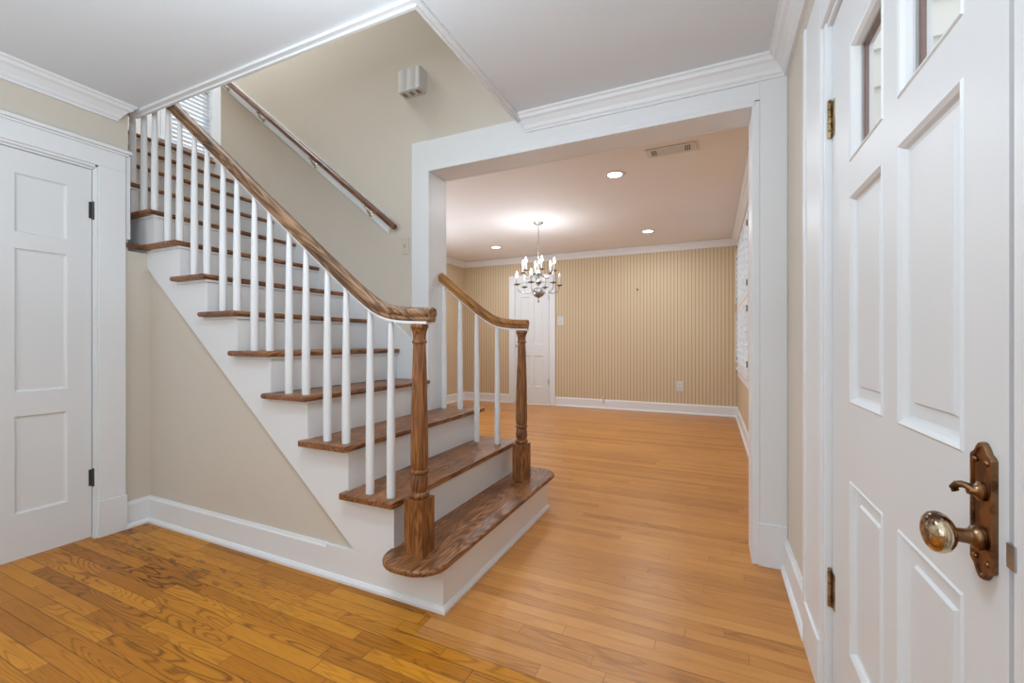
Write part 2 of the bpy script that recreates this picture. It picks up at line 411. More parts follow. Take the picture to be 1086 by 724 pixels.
# baseboards: board, cap, shoe
BASE = [(0, 0), (0.030, 0), (0.030, 0.012), (0.022, 0.024), (0.016, 0.026), (0.016, 0.135), (0.011, 0.142), (0.008, 0.152), (0, 0.152)]
def base(name, *a, **k):
    bm = B(); run_profile(bm, BASE, *a, **k); return struct(name, bm, M['white'])
base('baseboard_left', (XL, 1.34, 0), (XL, YS + .016, 0), (1, 0, 0), 0, 1)
base('baseboard_left', (XL, -2.6, 0), (XL, 0.35, 0), (1, 0, 0))
base('baseboard_understair', (XL, YS + .016, 0), (-1.62, YS + .016, 0), (0, -1, 0), 1, 0)
bm = B(); run_profile(bm, [(0, 0), (0.014, 0), (0.014, 0.012), (0.006, 0.024), (0.0, 0.026)], (-1.62, YS, 0), (-0.975, YS, 0), (0, -1, 0), 0, -1)
run_profile(bm, [(0, 0), (0.014, 0), (0.014, 0.012), (0.006, 0.024), (0.0, 0.026)], (-0.975, YS, 0), (-0.975, 2.66, 0), (1, 0, 0), -1, -1)
struct('baseboard_stair', bm, M['white'])
base('baseboard_right', (XR, 1.863, 0), (XR, YW - .012, 0), (-1, 0, 0), 0, 0)
base('baseboard_right', (XR, -2.6, 0), (XR, 0.40, 0), (-1, 0, 0), 0, 0)
base('baseboard_dining_back', (DDX1 + .12, YB, 0), (0.34, YB, 0), (0, -1, 0), 0, 1)
base('baseboard_dining_back', (XDL, YB, 0), (DDX0 - .11, YB, 0), (0, -1, 0), 1, 0)
base('baseboard_dining_right', (0.34, YW2, 0), (0.34, YB, 0), (-1, 0, 0), 0, 1)
base('baseboard_dining_left', (XDL, YW2, 0), (XDL, YB, 0), (1, 0, 0), 0, 1)

# wide opening: casings, jamb lining, head
bm = B(); CY = YW - 0.022
OL, OR = -1.874, XR
# left leg
box(bm, OL, OX0 - 0.02, CY, YW, 0, CZ + .004)
box(bm, OX0 - 0.034, OX0 + 0.0, CY - .006, YW, 0, OZ + .0)
# head
box(bm, OX0 - 0.02, 0.212, CY, YW, OZ + 0.028, CZ - 0.0)
box(bm, OX0 - 0.02, 0.19, CY - .006, YW, OZ - 0.0, OZ + 0.026)
# right leg
box(bm, 0.212, XR, CY - .004, YW, 0, CZ - .0)
box(bm, OX1, 0.2115, CY - .002, YW, 0, OZ + .022)
box(bm, 0.205, XR, CY - .014, CY, 0, 0.205)          # plinth block
# jamb lining
box(bm, OX0 - 0.02, OX0, YW, YW2, 0, OZ); box(bm, OX1, OX1 + 0.02, YW, YW2, 0, OZ)
box(bm, OX0, OX1, YW, YW2, OZ - 0.0, OZ + 0.02)
# dining side casing
box(bm, OX0 - 0.12, OX0, YW2, YW2 + .02, 0, OZ + .12); box(bm, OX1, OX1 + 0.12, YW2, YW2 + .02, 0, OZ + .12); box(bm, OX0, OX1, YW2, YW2 + .02, OZ, OZ + .12)
struct('trim_opening', bm, M['white'], bevel=0.002)

# ------------------------------------------------------------------ doors
def leaf(bm, frame, w, h, t, rects):
    """frame(u, v, n) -> world; rects: (u0, u1, v0, v1, 'panel'|'raised'|'hole')"""
    us = sorted({0, w, *[r[0] for r in rects], *[r[1] for r in rects]}); vs = sorted({0, h, *[r[2] for r in rects], *[r[3] for r in rects]})
    def quad(pts): bm.faces.new([bm.verts.new(frame(*p)) for p in pts])
    def inside(u, v, hole=False):
        return any(r[0] < u < r[1] and r[2] < v < r[3] and (not hole or r[4] == 'hole') for r in rects)
    for a, b in zip(us, us[1:]):
        for c, d in zip(vs, vs[1:]):
            if not inside((a + b) / 2, (c + d) / 2): quad([(a, c, 0), (b, c, 0), (b, d, 0), (a, d, 0)])
            if not inside((a + b) / 2, (c + d) / 2, True): quad([(a, c, -t), (b, c, -t), (b, d, -t), (a, d, -t)])
    for p, q in (((0, 0), (w, 0)), ((w, 0), (w, h)), ((w, h), (0, h)), ((0, h), (0, 0))):
        quad([(p[0], p[1], 0), (q[0], q[1], 0), (q[0], q[1], -t), (p[0], p[1], -t)])
    for u0, u1, v0, v1, kind in rects:
        if kind == 'panel': seq = [(0, 0), (0.004, 0.002), (0.010, -0.006), (0.016, -0.011)]
        elif kind == 'flat': seq = [(0, 0), (0.006, -0.008), (0.012, -0.010)]
        elif kind == 'raised': seq = [(0, 0), (0.004, 0.003), (0.012, -0.003), (0.016, -0.010), (0.022, -0.012), (0.046, -0.013), (0.050, -0.007), (0.052, -0.007)]
        else: seq = [(0, 0), (0.003, 0.003), (0.009, 0.001), (0.016, -0.006), (0.019, -0.016), (0.019, -t)]
        for (i0, d0), (i1, d1) in zip(seq, seq[1:]):
            A = [(u0 + i0, v0 + i0), (u1 - i0, v0 + i0), (u1 - i0, v1 - i0), (u0 + i0, v1 - i0)]
            C = [(u0 + i1, v0 + i1), (u1 - i1, v0 + i1), (u1 - i1, v1 - i1), (u0 + i1, v1 - i1)]
            for k in range(4):
                m_ = (k + 1) % 4
                quad([(*A[k], d0), (*A[m_], d0), (*C[m_], d1), (*C[k], d1)])
        if kind != 'hole':
            i, d = seq[-1]; quad([(u0 + i, v0 + i, d), (u1 - i, v0 + i, d), (u1 - i, v1 - i, d), (u0 + i, v1 - i, d)])
    bmesh.ops.remove_doubles(bm, verts=bm.verts, dist=1e-5)

# closet door, left wall
d1 = empty('door_1', (XL, 0.84, 0), 'structure')
bm = B(); D0 = 0.482
cols = [(0.098, 0.290), (0.428, 0.620)]; rows = [(0.235, 0.715), (0.835, 1.545), (1.625, 1.915)]
leaf(bm, lambda u, v, n: (XL - 0.004 + n, D0 + u, 0.012 + v), 0.719, 2.018, 0.035, [(a, b, c - .012, d - .012, 'flat') for a, b in cols for c, d in rows])
link('door_leaf', bm, M['door'], d1)
for z in (0.337, 1.807):
    bm = B(); box(bm, XL - 0.004, XL - 0.001, 1.188, 1.200, z - .045, z + .045)
    lathe(bm, [(0.001, -.052), (0.0055, -.046), (0.0055, .046), (0.001, .052)], (XL + 0.004, 1.2035, z), 10)
    link('hinge', bm, M['dark_metal'], d1)
rebase(d1)
bm = B()
box(bm, XL, XL + 0.020, 1.222, 1.345, 0, 2.06); box(bm, XL, XL + 0.020, 0.345, 0.465, 0, 2.06)
box(bm, XL, XL + 0.012, 1.209, 1.222, 0, 2.06); box(bm, XL, XL + 0.012, .465, .476, 0, 2.06); box(bm, XL, XL + .012, .465, 1.222, 2.046, 2.06)
box(bm, XL, XL + 0.020, 0.345, 1.345, 2.06, 2.155)
box(bm, XL, XL + 0.028, 0.335, 1.355, 2.155, 2.166); box(bm, XL, XL + 0.042, 0.322, 1.366, 2.166, 2.184)
box(bm, XL, XL + 0.028, 1.219, 1.349, 0, 0.200); box(bm, XL, XL + 0.028, 0.341, 0.468, 0, 0.200)
box(bm, LW, XL, 1.205, 1.213, 0, 2.045); box(bm, LW, XL, .47, .479, 0, 2.045); box(bm, LW, XL, .47, 1.213, 2.034, 2.045)
struct('trim_closet_door', bm, M['white'], bevel=0.002)
bm = B(); box(bm, XL - .004, XL + 0.012, 1.349, 1.369, 1.68, 2.165); struct('trim_wall_end', bm, M['white'])

# front door, right wall
DX = XR + 0.006
d2 = empty('door_2', (XR, 1.16, 0), 'structure')
bm = B(); DWd = DY1 - DY0; DT = 0.045
def fr(u, v, n): return (DX - n, DY1 - u, 0.01 + v)      # u from the hinge side to the lock side
s_ = XR / 0.32
U = lambda y: DY1 - y * s_
cA = (U(1.390), U(1.150)); cB = (U(1.070), U(0.830))
rects = []
for c_ in (cA, cB):
    rects += [(c_[0], c_[1], 1.545, 1.855, 'hole'), (c_[0], c_[1], 0.910, 1.455, 'raised'), (c_[0], c_[1], 0.245, 0.706, 'raised')]
leaf(bm, fr, DWd, DH - 0.012, DT, rects)
lf = link('door_leaf', bm, M['door'], d2)
for c_ in (cA, cB):
    bm = B(); u0, u1 = c_[0] + .019, c_[1] - .019
    p = [fr(u0, 1.564, -.022), fr(u1, 1.564, -.022), fr(u1, 1.836, -.026), fr(u0, 1.836, -.026)]
    box(bm, DX + .020, DX + .024, DY1 - u1, DY1 - u0, .01 + 1.564, .01 + 1.836)
    link('pane', bm, M['glass'], d2)
    bm = B()                                   # outer glazing stop, painted brown
    for a in ((DY1 - u0 - .012, DY1 - u0 + .001, 1.573, 1.847), (DY1 - u1 - .001, DY1 - u1 + .012, 1.573, 1.847), (DY1 - u1, DY1 - u0, 1.573, 1.585), (DY1 - u1, DY1 - u0, 1.835, 1.847)):
        box(bm, DX + .0245, DX + .032, *a)
    link('glazing_stop', bm, M['brown_strip'], d2)
for z in (0.335, 1.75):
    bm = B()
    box(bm, DX - .002, DX + .001, DY1 - .028, DY1 - .003, z - .054, z + .054)
    box(bm, DX - .004, DX - .001, DY1 + .004, DY1 + .018, z - .054, z + .054)
    for k in range(5):
        lathe(bm, [(0.0058, -.0098), (0.0058, .0098)], (DX - .007, DY1 + .001, z - .043 + k * .0215), 12)
    lathe(bm, [(0.002, .054), (0.006, .057), (0.003, .064)], (DX - .007, DY1 + .001, z), 12)
    for k in (-.036, 0, .036):
        lathe(bm, [(.0035, 0), (.002, .0015)], mat=Matrix.Translation((DX - .0025, DY1 - .018, z + k)) @ Matrix.Rotation(-math.pi / 2, 4, 'Y'), seg=8)
    link('hinge', bm, M['brass'], d2, bevel=0.0006, seg=1)
# lock plate with knob and thumb turn
PY, PZ0, PZ1 = 0.786, 0.765, 0.948
def plate_outline(k=1.0):
    w2, pts = 0.0265 * k, []
    zc, hh = (PZ0 + PZ1) / 2, (PZ1 - PZ0) / 2 - (1 - k) * 0.03
    prof = [(1, -.78), (1, .78), (.86, .82), (.62, .85), (.42, .93), (.2, .985), (0, 1.0), (-.2, .985), (-.42, .93), (-.62, .85), (-.86, .82), (-1, .78), (-1, -.78), (-.86, -.82), (-.62, -.85), (-.42, -.93), (-.2, -.985), (0, -1), (.2, -.985), (.42, -.93), (.62, -.85), (.86, -.82)]
    return [(PY + a * w2, zc + b * hh) for a, b in prof]
bm = B()
o0, o1, o2, o3 = plate_outline(1), plate_outline(.95), plate_outline(.80), plate_outline(.74)
levels = [(o0, 0), (o0, .004), (o1, .0065), (o2, .0065), (o3, .0045)]
R_ = [[bm.verts.new((DX - n_, a, b)) for a, b in o] for o, n_ in levels]
for a, b in zip(R_, R_[1:]):
    for i in range(len(a)): bm.faces.new((a[i], a[(i + 1) % len(a)], b[(i + 1) % len(a)], b[i]))
bm.faces.new(R_[0][::-1]); bm.faces.new(R_[-1])
esc = link('lock_plate', bm, M['brass_old'], d2, smooth=True)
RX = lambda y, z: Matrix.Translation((DX - .005, y, z)) @ Matrix.Rotation(-math.pi / 2, 4, 'Y')
for dy in (-.0145, .0145):
    for z in (PZ0 + .026, PZ1 - .026):
        bm = B(); lathe(bm, [(.0042, 0), (.0042, .001), (.003, .003), (.001, .0038)], mat=RX(PY + dy, z), seg=10)
        link('screw', bm, M['brass_old'], esc, smooth=True)
bm = B()
KZ = 0.820
lathe(bm, [(.0155, 0), (.0165, .004), (.0145, .009), (.0105, .012), (.0095, .016), (.0092, .024), (.0105, .029)], mat=RX(PY, KZ), seg=20)
link('knob_shank', bm, M['brass_old'], esc, smooth=True)
bm = B()
lathe(bm, [(.0108, .027), (.0180, .030), (.0240, .035), (.0272, .041), (.0277, .046), (.0255, .052), (.0195, .057), (.0110, .060), (.003, .061)], mat=RX(PY, KZ), seg=28)
link('door_knob', bm, M['brass_knob'], esc, smooth=True)
bm = B(); TZ = 0.882
lathe(bm, [(.0125, 0), (.0130, .003), (.0085, .006), (.0065, .009), (.0055, .014)], mat=RX(PY, TZ), seg=16)
tube(bm, [(DX - .014, PY - .002, TZ + .000), (DX - .019, PY + .001, TZ + .005), (DX - .023, PY + .004, TZ + .006), (DX - .027, PY + .008, TZ + .004), (DX - .029, PY + .011, TZ - .001), (DX - .027, PY + .011, TZ - .005)], .0048, 8)
link('thumb_turn', bm, M['brass_old'], esc, smooth=True)
bm = B(); box(bm, DX - .004, DX - .0005, DY0 - .019, DY0 - .003, KZ - .014, KZ + .016)
link('strike_plate', bm, M['steel'], d2)
rebase(d2)
bm = B()
# casing, jambs, stops and head of the front door
box(bm, XR - .020, XR, DY1 + .030, 1.840, 0, DH + .16); box(bm, XR - .026, XR, 1.840, 1.863 * s_ - .02, 0, DH + .16)
box(bm, XR - .020, XR, DY0 - .330, DY0 - .088, 0, DH + .16)
box(bm, XR - .020, XR, DY0 - .088, DY1 + .0295, DH + .016, DH + .16)
box(bm, XR - .012, XR + .056, DY1 + .004, DY1 + .030, 0, DH + .016)
box(bm, XR + .004, XR + .056, DY0 - .087, DY0 - .012, 0, DH + .015)
box(bm, XR - .007, XR + .056, DY0 - .008, DY1 + .0035, DH + .002, DH + .0155)
box(bm, XR - .028, XR, DY1 + .0315, 1.850, 0, 0.155)
struct('trim_front_door', bm, M['white'], bevel=0.002)

# dining room door
d3 = empty('door_3', ((DDX0 + DDX1) / 2, YB, 0), 'structure')
bm = B()
cols = [(0.113, 0.282), (0.360, 0.529)]; rows = [(0.298, 0.833), (1.034, 1.50), (1.60, 1.87)]
rows = [(0.298, 0.833), (1.034, 1.869)]
leaf(bm, lambda u, v, n: (DDX0 + u, YB - n, 0.01 + v), DDX1 - DDX0, DDZ - .012, .035, [(a, b, c, d, 'flat') for a, b in cols for c, d in rows])
link('door_leaf', bm, M['door'], d3)
for z in (0.40, 1.85):
    bm = B(); lathe(bm, [(.008, -.05), (.008, .05)], (DDX1 + .006, YB - .008, z), 10); box(bm, DDX1 - .02, DDX1, YB - .003, YB, z - .045, z + .045); link('hinge', bm, M['steel'], d3)
bm = B(); KM = Matrix.Translation((DDX0 + .06, YB, 1.02)) @ Matrix.Rotation(math.pi / 2, 4, 'X')
lathe(bm, [(.026, 0), (.026, .006), (.010, .012), (.010, .034), (.024, .044), (.027, .056), (.018, .066), (.002, .068)], mat=KM, seg=18)
link('door_knob', bm, M['pewter'], d3, smooth=True)
rebase(d3)
bm = B()
for a in ((DDX0 - .115, DDX0 - .012), (DDX1 + .012, DDX1 + .115)): box(bm, a[0], a[1], YB - .02, YB, 0, DDZ + .14)
box(bm, DDX0 - .012, DDX1 + .012, YB - .02, YB, DDZ + .012, DDZ + .14)
box(bm, DDX0 - .012, DDX0 - .003, YB - .01, 7.15, 0, DDZ + .012); box(bm, DDX1 + .003, DDX1 + .012, YB - .001, 7.15, 0, DDZ + .012)
box(bm, DDX0 - .013, DDX1 + .013, YB - .01, 7.15, DDZ + .003, DDZ + .012)
struct('trim_dining_door', bm, M['white'], bevel=0.002)

# ------------------------------------------------------------------ dining window with shutters
w2 = empty('window_2', (0.34, (WY0 + WY1) / 2, WZ0), 'structure')
bm = B()
for a in ((WY0 - .10, WY0), (WY1, WY1 + .03)): box(bm, 0.322, 0.34, a[0], a[1], WZ0 - .02, WZ1 + .05)
box(bm, 0.322, 0.34, WY0 - .10, WY1 + .03, WZ1, WZ1 + .06)
box(bm, 0.300, 0.40, WY0 - .12, WY1 + .03, WZ0 - .025, WZ0); box(bm, 0.322, 0.34, WY0 - .10, WY1 + .02, WZ0 - .12, WZ0 - .025)
link('window_frame', bm, M['white'], w2, bevel=.002)
bm = B(); ym = (WY0 + WY1) / 2
for a in ((WY0, WY0 + .05), (WY1 - .05, WY1), (ym - .03, ym + .03)): box(bm, 0.40, 0.44, a[0], a[1], WZ0, WZ1)
for z in (WZ0 + .03, 1.55, WZ1 - .03): box(bm, 0.40, 0.44, WY0, WY1, z - .025, z + .025)
link('sash', bm, M['white'], w2)
bm = B(); box(bm, 0.418, 0.422, WY0, WY1, WZ0, WZ1); link('pane', bm, M['glass'], w2)
rebase(w2)
def shutter(y0, y1, z0, z1, n):
    r = empty('window_shutter', (0.325, (y0 + y1) / 2, z0))
    bm = B()
    for a in ((y0, y0 + .045), (y1 - .045, y1)): box(bm, 0.312, 0.338, a[0], a[1], z0, z1)
    box(bm, 0.312, 0.338, y0 + .045, y1 - .045, z0, z0 + .06); box(bm, 0.312, 0.338, y0 + .045, y1 - .045, z1 - .06, z1)
    link('shutter_frame', bm, M['white'], r, bevel=.002)
    bm = B(); zz0, zz1 = z0 + .06, z1 - .06
    for i in range(n):
        zc = zz0 + (i + .5) * (zz1 - zz0) / n; an = math.radians(38)
        dx, dz = .030 * math.cos(an), .030 * math.sin(an)
        prism(bm, [(0.325 - dx, zc - dz - .004), (0.325 + dx, zc + dz - .004), (0.325 + dx, zc + dz + .004), (0.325 - dx, zc - dz + .004)], y0 + .047, y1 - .047, 'XZ')
    link('louvres', bm, M['slat'], r)
    bm = B(); box(bm, 0.286, 0.292, (y0 + y1) / 2 - .006, (y0 + y1) / 2 + .006, zz0, zz1)
    link('tilt_rod', bm, M['white'], r)
    for z in (z0 + .12, z1 - .12) if (y0 - WY0 < .05 or WY1 - y1 < .05) else ():
        bm = B(); lathe(bm, [(.005, -.03), (.005, .03)], (0.307, y0 + .002 if abs(y0 - WY0) < .05 else y1 - .002, z), 8)
        link('hinge', bm, M['dark_metal'], r)
    rebase(r); return r
ys = [WY0 + .004, WY0 + (WY1 - WY0) * .25, ym, WY0 + (WY1 - WY0) * .75, WY1 - .004]
place = ['nearest the doorway', 'second from the doorway', 'third from the doorway', 'next to the far corner']
for i in range(4):
    for tier, (z0, z1) in (('lower', (WZ0 + .006, 1.53)), ('upper', (1.54, WZ1 - .004))):
        s = shutter(ys[i] + .002, ys[i + 1] - .002, z0, z1, 9)
        tag(s, f'white louvred shutter of the dining window, {tier} tier, {place[i]}', 'shutter', 'louvred shutters of the dining window')

# landing window with blind
w1 = empty('window_1', (LWX, (LY0 + LY1) / 2, LZ0), 'structure')
bm = B()
for a in ((LY0 - .10, LY0), (LY1, LY1 + .10)): box(bm, LWX, LWX + .02, a[0], a[1], LZ0 - .02, LZ1 + .1)
box(bm, LWX, LWX + .02, LY0 - .1, LY1 + .1, LZ1, LZ1 + .1); box(bm, LWX - .08, LWX + .05, LY0 - .12, LY1 + .12, LZ0 - .025, LZ0)
link('window_frame', bm, M['white'], w1, bevel=.002)
bm = B()
for a in ((LY0, LY0 + .035), (LY1 - .035, LY1)): box(bm, LWX - .10, LWX - .06, a[0], a[1], LZ0, LZ1)
for z in (LZ0 + .02, (LZ0 + LZ1) / 2, LZ1 - .02): box(bm, LWX - .10, LWX - .06, LY0, LY1, z - .02, z + .02)
link('sash', bm, M['white'], w1)
bm = B(); box(bm, LWX - .082, LWX - .078, LY0, LY1, LZ0, LZ1); link('pane', bm, M['glass'], w1)
rebase(w1)
bl = empty('window_blind', (LWX - .03, (LY0 + LY1) / 2, LZ1))
bm = B(); n_ = 30
for i in range(n_):
    z = LZ0 + .03 + i * (LZ1 - LZ0 - .08) / n_; an = math.radians(14); dx, dz = .0235 * math.cos(an), .021 * math.sin(an)
    prism(bm, [(LWX - .03 - dx, z - dz - .001), (LWX - .03 + dx, z + dz - .001), (LWX - .03 + dx, z + dz + .001), (LWX - .03 - dx, z - dz + .001)], LY0 + .006, LY1 - .006, 'XZ')
link('slats', bm, M['slat'], bl)
bm = B(); box(bm, LWX - .055, LWX - .005, LY0 + .004, LY1 - .004, LZ1 - .045, LZ1 - .002); link('head_rail', bm, M['white'], bl)
bm = B(); box(bm, LWX - .045, LWX - .015, LY0 + .006, LY1 - .006, LZ0 + .002, LZ0 + .015); link('bottom_rail', bm, M['white'], bl)
rebase(bl); tag(bl, 'white slatted blind in the window above the stair landing', 'blind')

# ------------------------------------------------------------------ staircase
st = empty('staircase', (-1.0, 1.95, 0))
tag(st, 'white painted staircase with dark stained oak treads climbing to the left', 'staircase')
def rounded(x0, x1, y0, y1, r):     # r = radii at (x0y0, x1y0, x1y1, x0y1)
    pts = []
    for (cx, cy, sx, sy, a0), rr in zip(((x0, y0, 1, 1, 180), (x1, y0, -1, 1, 270), (x1, y1, -1, -1, 0), (x0, y1, 1, -1, 90)), r):
        n = 10 if rr > .02 else 2
        for i in range(n + 1):
            a = math.radians(a0 + 90 * i / n); pts.append((cx + sx * rr + rr * math.cos(a), cy + sy * rr + rr * math.sin(a)))
    return pts
yend = {1: 2.83, 2: 2.725, 3: 2.70}
for n in range(1, 14):
    zt = RISE * n; bm = B()
    if n == 1:
        prism(bm, rounded(-1.240, nose(1), 1.335, 2.83, (.115, .125, .125, .03)), zt - TT, zt, 'XY')
    elif n <= 3:
        back = nose(n + 1) + .02
        prism(bm, rounded(nose(n) - .30, nose(n), 1.415, yend[n], (.006, .006, .006, .006)), zt - TT, zt, 'XY')
    elif n == 13:
        prism(bm, [(-4.06, 1.402), (nose(n), 1.402), (nose(n), YF), (-4.06, YF)], zt - TT, zt, 'XY')
    elif n <= 9:
        prism(bm, [(nose(n) - .305, 1.415), (nose(n), 1.415), (nose(n), YF), (nose(n) - .27, YF), (nose(n) - .27, 1.47), (nose(n) - .305, 1.47)], zt - TT, zt, 'XY')
    else:
        prism(bm, [(nose(n) - .27, 1.415 if n == 10 else 1.45), (nose(n), 1.415 if n == 10 else 1.45), (nose(n), YF), (nose(n) - .27, YF)], zt - TT, zt, 'XY')
    link('tread', bm, M['tread'], st, bevel=0.011, seg=3)
    # riser and cove under the nosing
    xr = nose(n) - .027; bm = B(); y1 = {1: 2.67, 2: 2.66, 3: 2.65}.get(n, YF)
    box(bm, xr - .018, xr, YS + .001, y1, RISE * (n - 1) - (0 if n == 1 else .0), zt - TT)
    link('riser', bm, M['white'], st)
    if n > 1:
        bm = B(); box(bm, xr, xr + .012, YS - .012, y1, zt - TT - .014, zt - TT)
        if n <= 9: box(bm, xr - .27, xr, YS - .012, YS, zt - TT - .014, zt - TT)
        link('cove_moulding', bm, M['white'], st, bevel=.003)
bm = B(); prism(bm, [(LWX, 1.402), (-4.061, 1.402), (-4.061, 3.45), (LWX, 3.45)], RISE * 13 - TT, RISE * 13, 'XY'); struct('floor_landing', bm, M['tread'])
bm = B(); box(bm, -4.10, -4.076, 1.402, 3.45, 0, RISE * 13 - TT - .001); struct('wall_landing_front', bm, M['white'])
# brown cap on the left wall end and edging above it
bm = B(); box(bm, XL - .02, XL + .018, 1.338, YS - .02, RISE * 8 - TT, RISE * 8); box(bm, XL - .02, nose(8) - .30, 1.415, 1.47, RISE * 8 - TT, RISE * 8)
link('wall_cap', bm, M['tread'], st, bevel=.008)
bm = B(); box(bm, -3.315, -3.290, 1.425, 1.45, RISE * 9, RISE * 10); link('edge_strip', bm, M['tread'], st)
# near stringer
pts = [(-0.976, 0), (-0.976, RISE - TT)]
for n in range(2, 11):
    xr = nose(n) - .0282; pts += [(xr, RISE * (n - 1) - TT if n > 2 else RISE - TT), (xr, RISE * n - TT)]
pts += [(-3.42, RISE * 10 - TT), (-3.42, 1.60), (-3.19, 1.60), (-1.44, .150), (-1.62, .150), (-1.62, 0)]
bm = B(); prism(bm, pts, YS, YS + .0155); sg = link('stringer', bm, M['white'], st)
# far side (dining side) stringer of the first three steps
q2, q3 = nose(2) - .0285, nose(3) - .0285
pts = [(-0.976, 0), (-0.976, RISE - TT), (q2, RISE - TT), (q2, 2 * RISE - TT), (q3, 2 * RISE - TT), (q3, 3 * RISE - TT), (OX0 + .0, 3 * RISE - TT), (OX0, 0)]
bm = B(); prism(bm, pts, 2.635, 2.66); link('stringer', bm, M['white'], st)
# wall skirt board on the far wall
sk = lambda x: RISE * 2 + (nose(2) - x) * RISE / RUN
pts = [(-1.845, sk(-1.845) + .135), (-3.999, sk(-3.999) + .135), (-4.07, sk(-3.999) + .135), (-4.07, sk(-4.0) - .25), (-1.845, sk(-1.845) - .35)]
bm = B(); prism(bm, pts, YF, YW - .0005); link('skirt_board', bm, M['white'], st)
rebase(st)

# ------------------------------------------------------------------ balustrades
SQ = 0.044
def newel(x, y, z0, top, parent, mat):
    bm = B(); box(bm, -SQ, SQ, -SQ, SQ, 0, 0.228)
    blk = [(.040, .228), (.037, .232)]
    H = top - z0
    prof = [(.034, .226), (.038, .231), (.041, .238), (.041, .246), (.037, .252), (.0315, .255), (.0315, .259), (.0365, .272), (.0375, .290), (.035, .308), (.0315, .322), (.031, .326), (.0365, .330), (.0385, .337), (.0365, .344), (.0335, .347), (.0345, .352), (.0365, .372), (.0370, .390),
            (.0355, .50), (.0325, .65), (.0285, .80), (.0255, H - .085), (.0255, H - .082), (.0295, H - .080), (.0305, H - .074), (.0295, H - .068), (.0265, H - .066), (.0262, H - .050), (.0290, H - .034), (.0330, H - .022), (.0345, H - .020), (.0375, H - .014), (.0375, H - .008), (.034, H)]
    lathe(bm, prof, seg=28)
    o = link('newel_post', bm, mat, parent, smooth=True); o.location = (x, y, z0); return o
def rail_section(w=.030, h=.030):
    # moulded handrail section, (side, up); top at up=+h
    pr = [(-.019, -h), (.019, -h), (.024, -h + .010), (.022, -h + .018), (w - .001, -h + .028), (w, .006), (w - .004, .018), (w - .014, h - .003), (0, h), (-w + .014, h - .003), (-w + .004, .018), (-w, .006), (-w + .001, -h + .028), (-.022, -h + .018), (-.024, -h + .010)]
    return pr
def railz(x):
    """top of the handrail"""
    d = -1.295 - x
    return 1.222 + .81 * (d + math.sqrt(d * d + .0081)) / 2
def balustrade(y, mat, ynewel, xtop, xs, spacing, zt0, xe):
    bal = empty('stair_balustrade', (-1.10, y, RISE))
    path = []; x = xe
    while x > xtop: path.append((x, y, railz(x) - .034)); x -= .02 if x > -1.62 else .12
    path.append((xtop, y, railz(xtop) - .034))
    path[0] = (path[0][0], y, path[0][2] - .001)
    bm = B(); tube(bm, path, 0, sec=rail_section()); r = link('handrail', bm, mat, bal, bevel=.003, seg=2, smooth=True)
    fp = [(a, b, c - .0335) for a, b, c in path if a < -1.045]
    bm = B(); tube(bm, fp, 0, sec=[(-.019, -.006), (.019, -.006), (.019, .006), (-.019, .006)]); link('rail_fillet', bm, M['white'], bal)
    nw = newel(-1.108, ynewel, RISE, railz(-1.1) - .073, bal, M['newel'])
    for n, x in xs:
        z0 = RISE * n; z1 = railz(x) - .076; H = z1 - z0; bm = B()
        lathe(bm, [(.0185, 0), (.0190, .05), (.0185, .35 * H), (.0160, .65 * H), (.0130, .90 * H), (.0115, H)], seg=14)
        o = link('baluster', bm, M['white'], bal, smooth=True); o.location = (x, y, z0)
    rebase(bal); return bal
near = [(n, x) for n in range(2, 10) for x in (nose(n) - .055, nose(n) - .172)] + [(10, nose(10) - .045)]
b1 = balustrade(1.475, M['rail'], 1.482, -3.42, near, 0, 0, -1.035)
tag(b1, 'long near balustrade of white balusters under a worn dark oak handrail, rising to the ceiling', 'balustrade')
far = [(2, -1.281), (2, -1.436), (3, -1.566), (3, -1.697)]
b2 = balustrade(2.550, M['rail2'], 2.550, OX0 + .002, far, 0, 0, -1.065)
tag(b2, 'short far balustrade with four white balusters under a golden oak handrail', 'balustrade')

# ------------------------------------------------------------------ wall handrail
hr = empty('wall_handrail', (-2.9, YW, 2.6)); YR = 2.375
wz = lambda x: 1.885 + (-2.0 - x) * 0.800
bm = B(); 
prism(bm, [(-2.075, wz(-2.075) + .020), (-2.075, wz(-2.075) - .098), (-3.99, wz(-3.99) - .098), (-3.99, wz(-3.99) + .02)], YW - .02, YW - .0004)
link('backing_board', bm, M['white'], hr, bevel=.002)
bm = B(); tube(bm, [(-1.985, YR, wz(-1.985)), (-3.98, YR, wz(-3.98))], .0205, 18); link('handrail', bm, M['redwood'], hr, smooth=True)
for x in (-2.235, -2.79, -3.40, -3.86):
    bm = B(); z = wz(x)
    tube(bm, [(x, YR, z - .022), (x, YR + .004, z - .050), (x, YR + .020, z - .066), (x, YW - .022, z - .070)], .0065, 8)
    lathe(bm, [(.019, 0), (.019, .004), (.012, .010)], mat=Matrix.Translation((x, YW - .020, z - .068)) @ Matrix.Rotation(math.pi / 2, 4, 'X'), seg=14)
    box(bm, x - .022, x + .022, YR - .011, YR + .011, z - .0275, z - .020)
    link('bracket', bm, M['brass_bracket'], hr, smooth=True)
rebase(hr); tag(hr, 'reddish brown round handrail on brass brackets along the beige stairwell wall', 'handrail')

